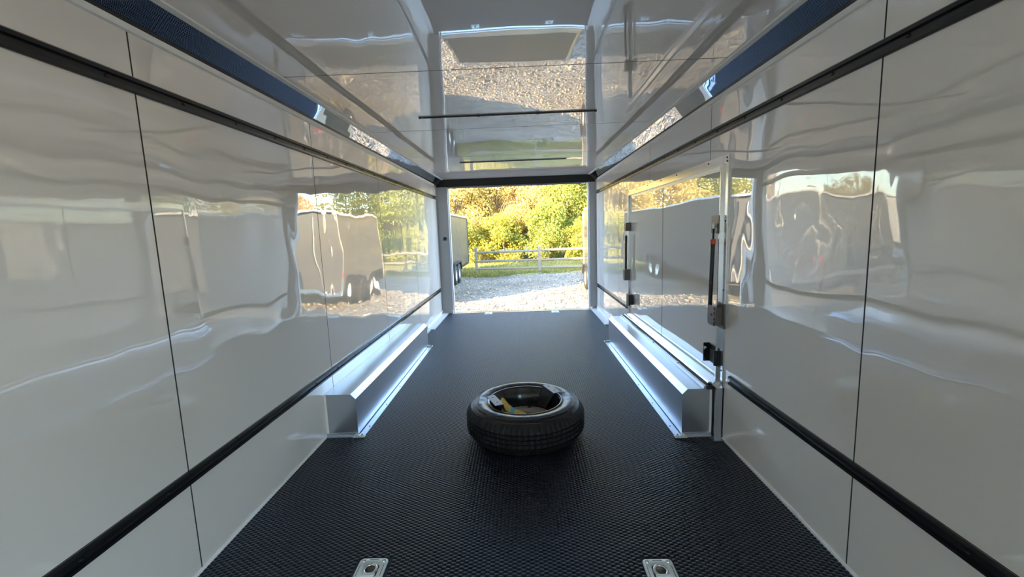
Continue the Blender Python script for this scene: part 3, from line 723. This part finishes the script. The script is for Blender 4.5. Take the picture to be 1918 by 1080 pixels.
def tree(x, y, h, w, mat, label, nleaf=14000, size=.058, low=.1, twigs=0, cat='tree', name='tree', seedb=14):
    o = thing(name, (x, y, GZ), label, cat, 'trees and bushes beyond the fence')
    blobs = []
    for i in range(seedb):
        t_ = low + (1 - low) * (i + .5) / seedb; rad = w * (.55 + .45 * math.sin(math.pi * min(1, t_ * .9 + .1)))
        a = i * 2.4 + x; rr = rad * .55 * (0 if i == seedb - 1 else 1)
        s_ = w * random.uniform(.38, .6)
        blobs.append((x + math.cos(a) * rr, y + math.sin(a) * rr * .8, GZ + h * t_ * .93, s_, s_, max(.25, h / seedb * 1.7)))
    leaves('foliage', blob_points(nleaf, blobs), size, mat, o)
    b = MB(); b.tube([(x, y, GZ - .1), (x + .1, y, GZ + h * .3), (x - .05, y + .1, GZ + h * .6), (x, y, GZ + h * .92)], [w * .05, w * .04, w * .025, .02], n=8).build('trunk', 'bark', o)
    if twigs:
        b = MB()
        for i in range(twigs):
            bl = random.choice(blobs); p0 = Vector((x, y, GZ + h * random.uniform(.05, .6)))
            p1 = Vector((bl[0] + random.uniform(-1, 1) * bl[3], bl[1] - abs(random.uniform(.2, 1)) * bl[4], bl[2] + random.uniform(-.8, 1) * bl[5]))
            mid = p0.lerp(p1, .55) + Vector((random.uniform(-.3, .3), 0, random.uniform(0, .5)))
            b.tube([p0, mid, p1], [.03, .018, .006], n=4, cap=False)
        b.build('branches', 'bark', o)
    return o
tree(-3.9, 26.0, 6.5, 2.3, 'leaf_tan', 'bushy tan autumn tree behind the charcoal trailer', 36000, twigs=60)
tree(-1.6, 27.2, 7.5, 2.4, 'leaf_tan', 'tan autumn tree with bare twigs left of the middle of the opening', 38000, twigs=120)
tree(.7, 26.6, 7.0, 2.2, 'leaf_tan', 'pale yellow autumn tree in the middle of the opening', 36000, twigs=90)
tree(2.6, 26.0, 8.0, 2.0, 'leaf_green', 'tall bright green leafy tree on the right of the opening', 38000)
tree(4.9, 26.6, 8.0, 2.3, 'leaf_green', 'green leafy tree behind the short grey trailer', 36000)
tree(-1.0, 24.4, 2.6, 1.5, 'leaf_olive', 'low olive bush below the bare twigs behind the fence', 9000, .06, cat='bush', name='bush', seedb=9)
tree(1.5, 24.2, 3.3, 1.4, 'leaf_green', 'rounded green bush right of the centre fence post', 9000, .06, cat='bush', name='bush', seedb=9)
tree(-3.1, 24.0, 2.4, 1.3, 'leaf_olive', 'low olive bush beside the charcoal trailer', 8000, .06, cat='bush', name='bush', seedb=8)
tree(3.4, 23.8, 2.2, 1.2, 'leaf_olive', 'low olive bush under the bright green tree', 8000, .06, cat='bush', name='bush', seedb=8)
tree(-6.8, 27, 5.6, 2.4, 'leaf_tan', 'broad tan tree mirrored at the far end of the right wall', 9000, .09)
tree(-10.2, 30, 5.4, 2.6, 'leaf_olive', 'olive tree mirrored in the side door panel', 8000, .1)
tree(-14.5, 31, 6.0, 3.0, 'leaf_tan', 'wide tan tree mirrored above the trailer in the side door', 8000, .1)
tree(-19.5, 30, 6.0, 3.2, 'leaf_green', 'yellow-green tree at the far left of the yard', 8000, .1)
tree(7.6, 28, 6.2, 2.4, 'leaf_olive', 'olive tree mirrored at the far end of the left wall', 9000, .09)
tree(13.0, 48, 5.6, 3.4, 'leaf_orange', 'distant orange tree mirrored above the grey trailer in the left wall', 7000, .12)
tree(20.5, 46, 6.2, 3.6, 'leaf_orange', 'distant orange tree mirrored near the middle of the left wall', 7000, .12)
tree(28.0, 46, 5.5, 3.6, 'leaf_tan', 'distant tan tree at the far right of the yard', 6000, .12)
tree(-2.9, 31.0, 8.5, 2.6, 'leaf_tan', 'tall tan tree standing behind the twiggy trees on the left', 16000, .08)
tree(.2, 31.5, 8.5, 2.6, 'leaf_olive', 'tall olive tree at the back behind the middle of the fence', 16000, .08)
tree(3.4, 31.0, 9.0, 2.6, 'leaf_olive', 'tall olive tree at the back behind the bright green tree', 16000, .08)
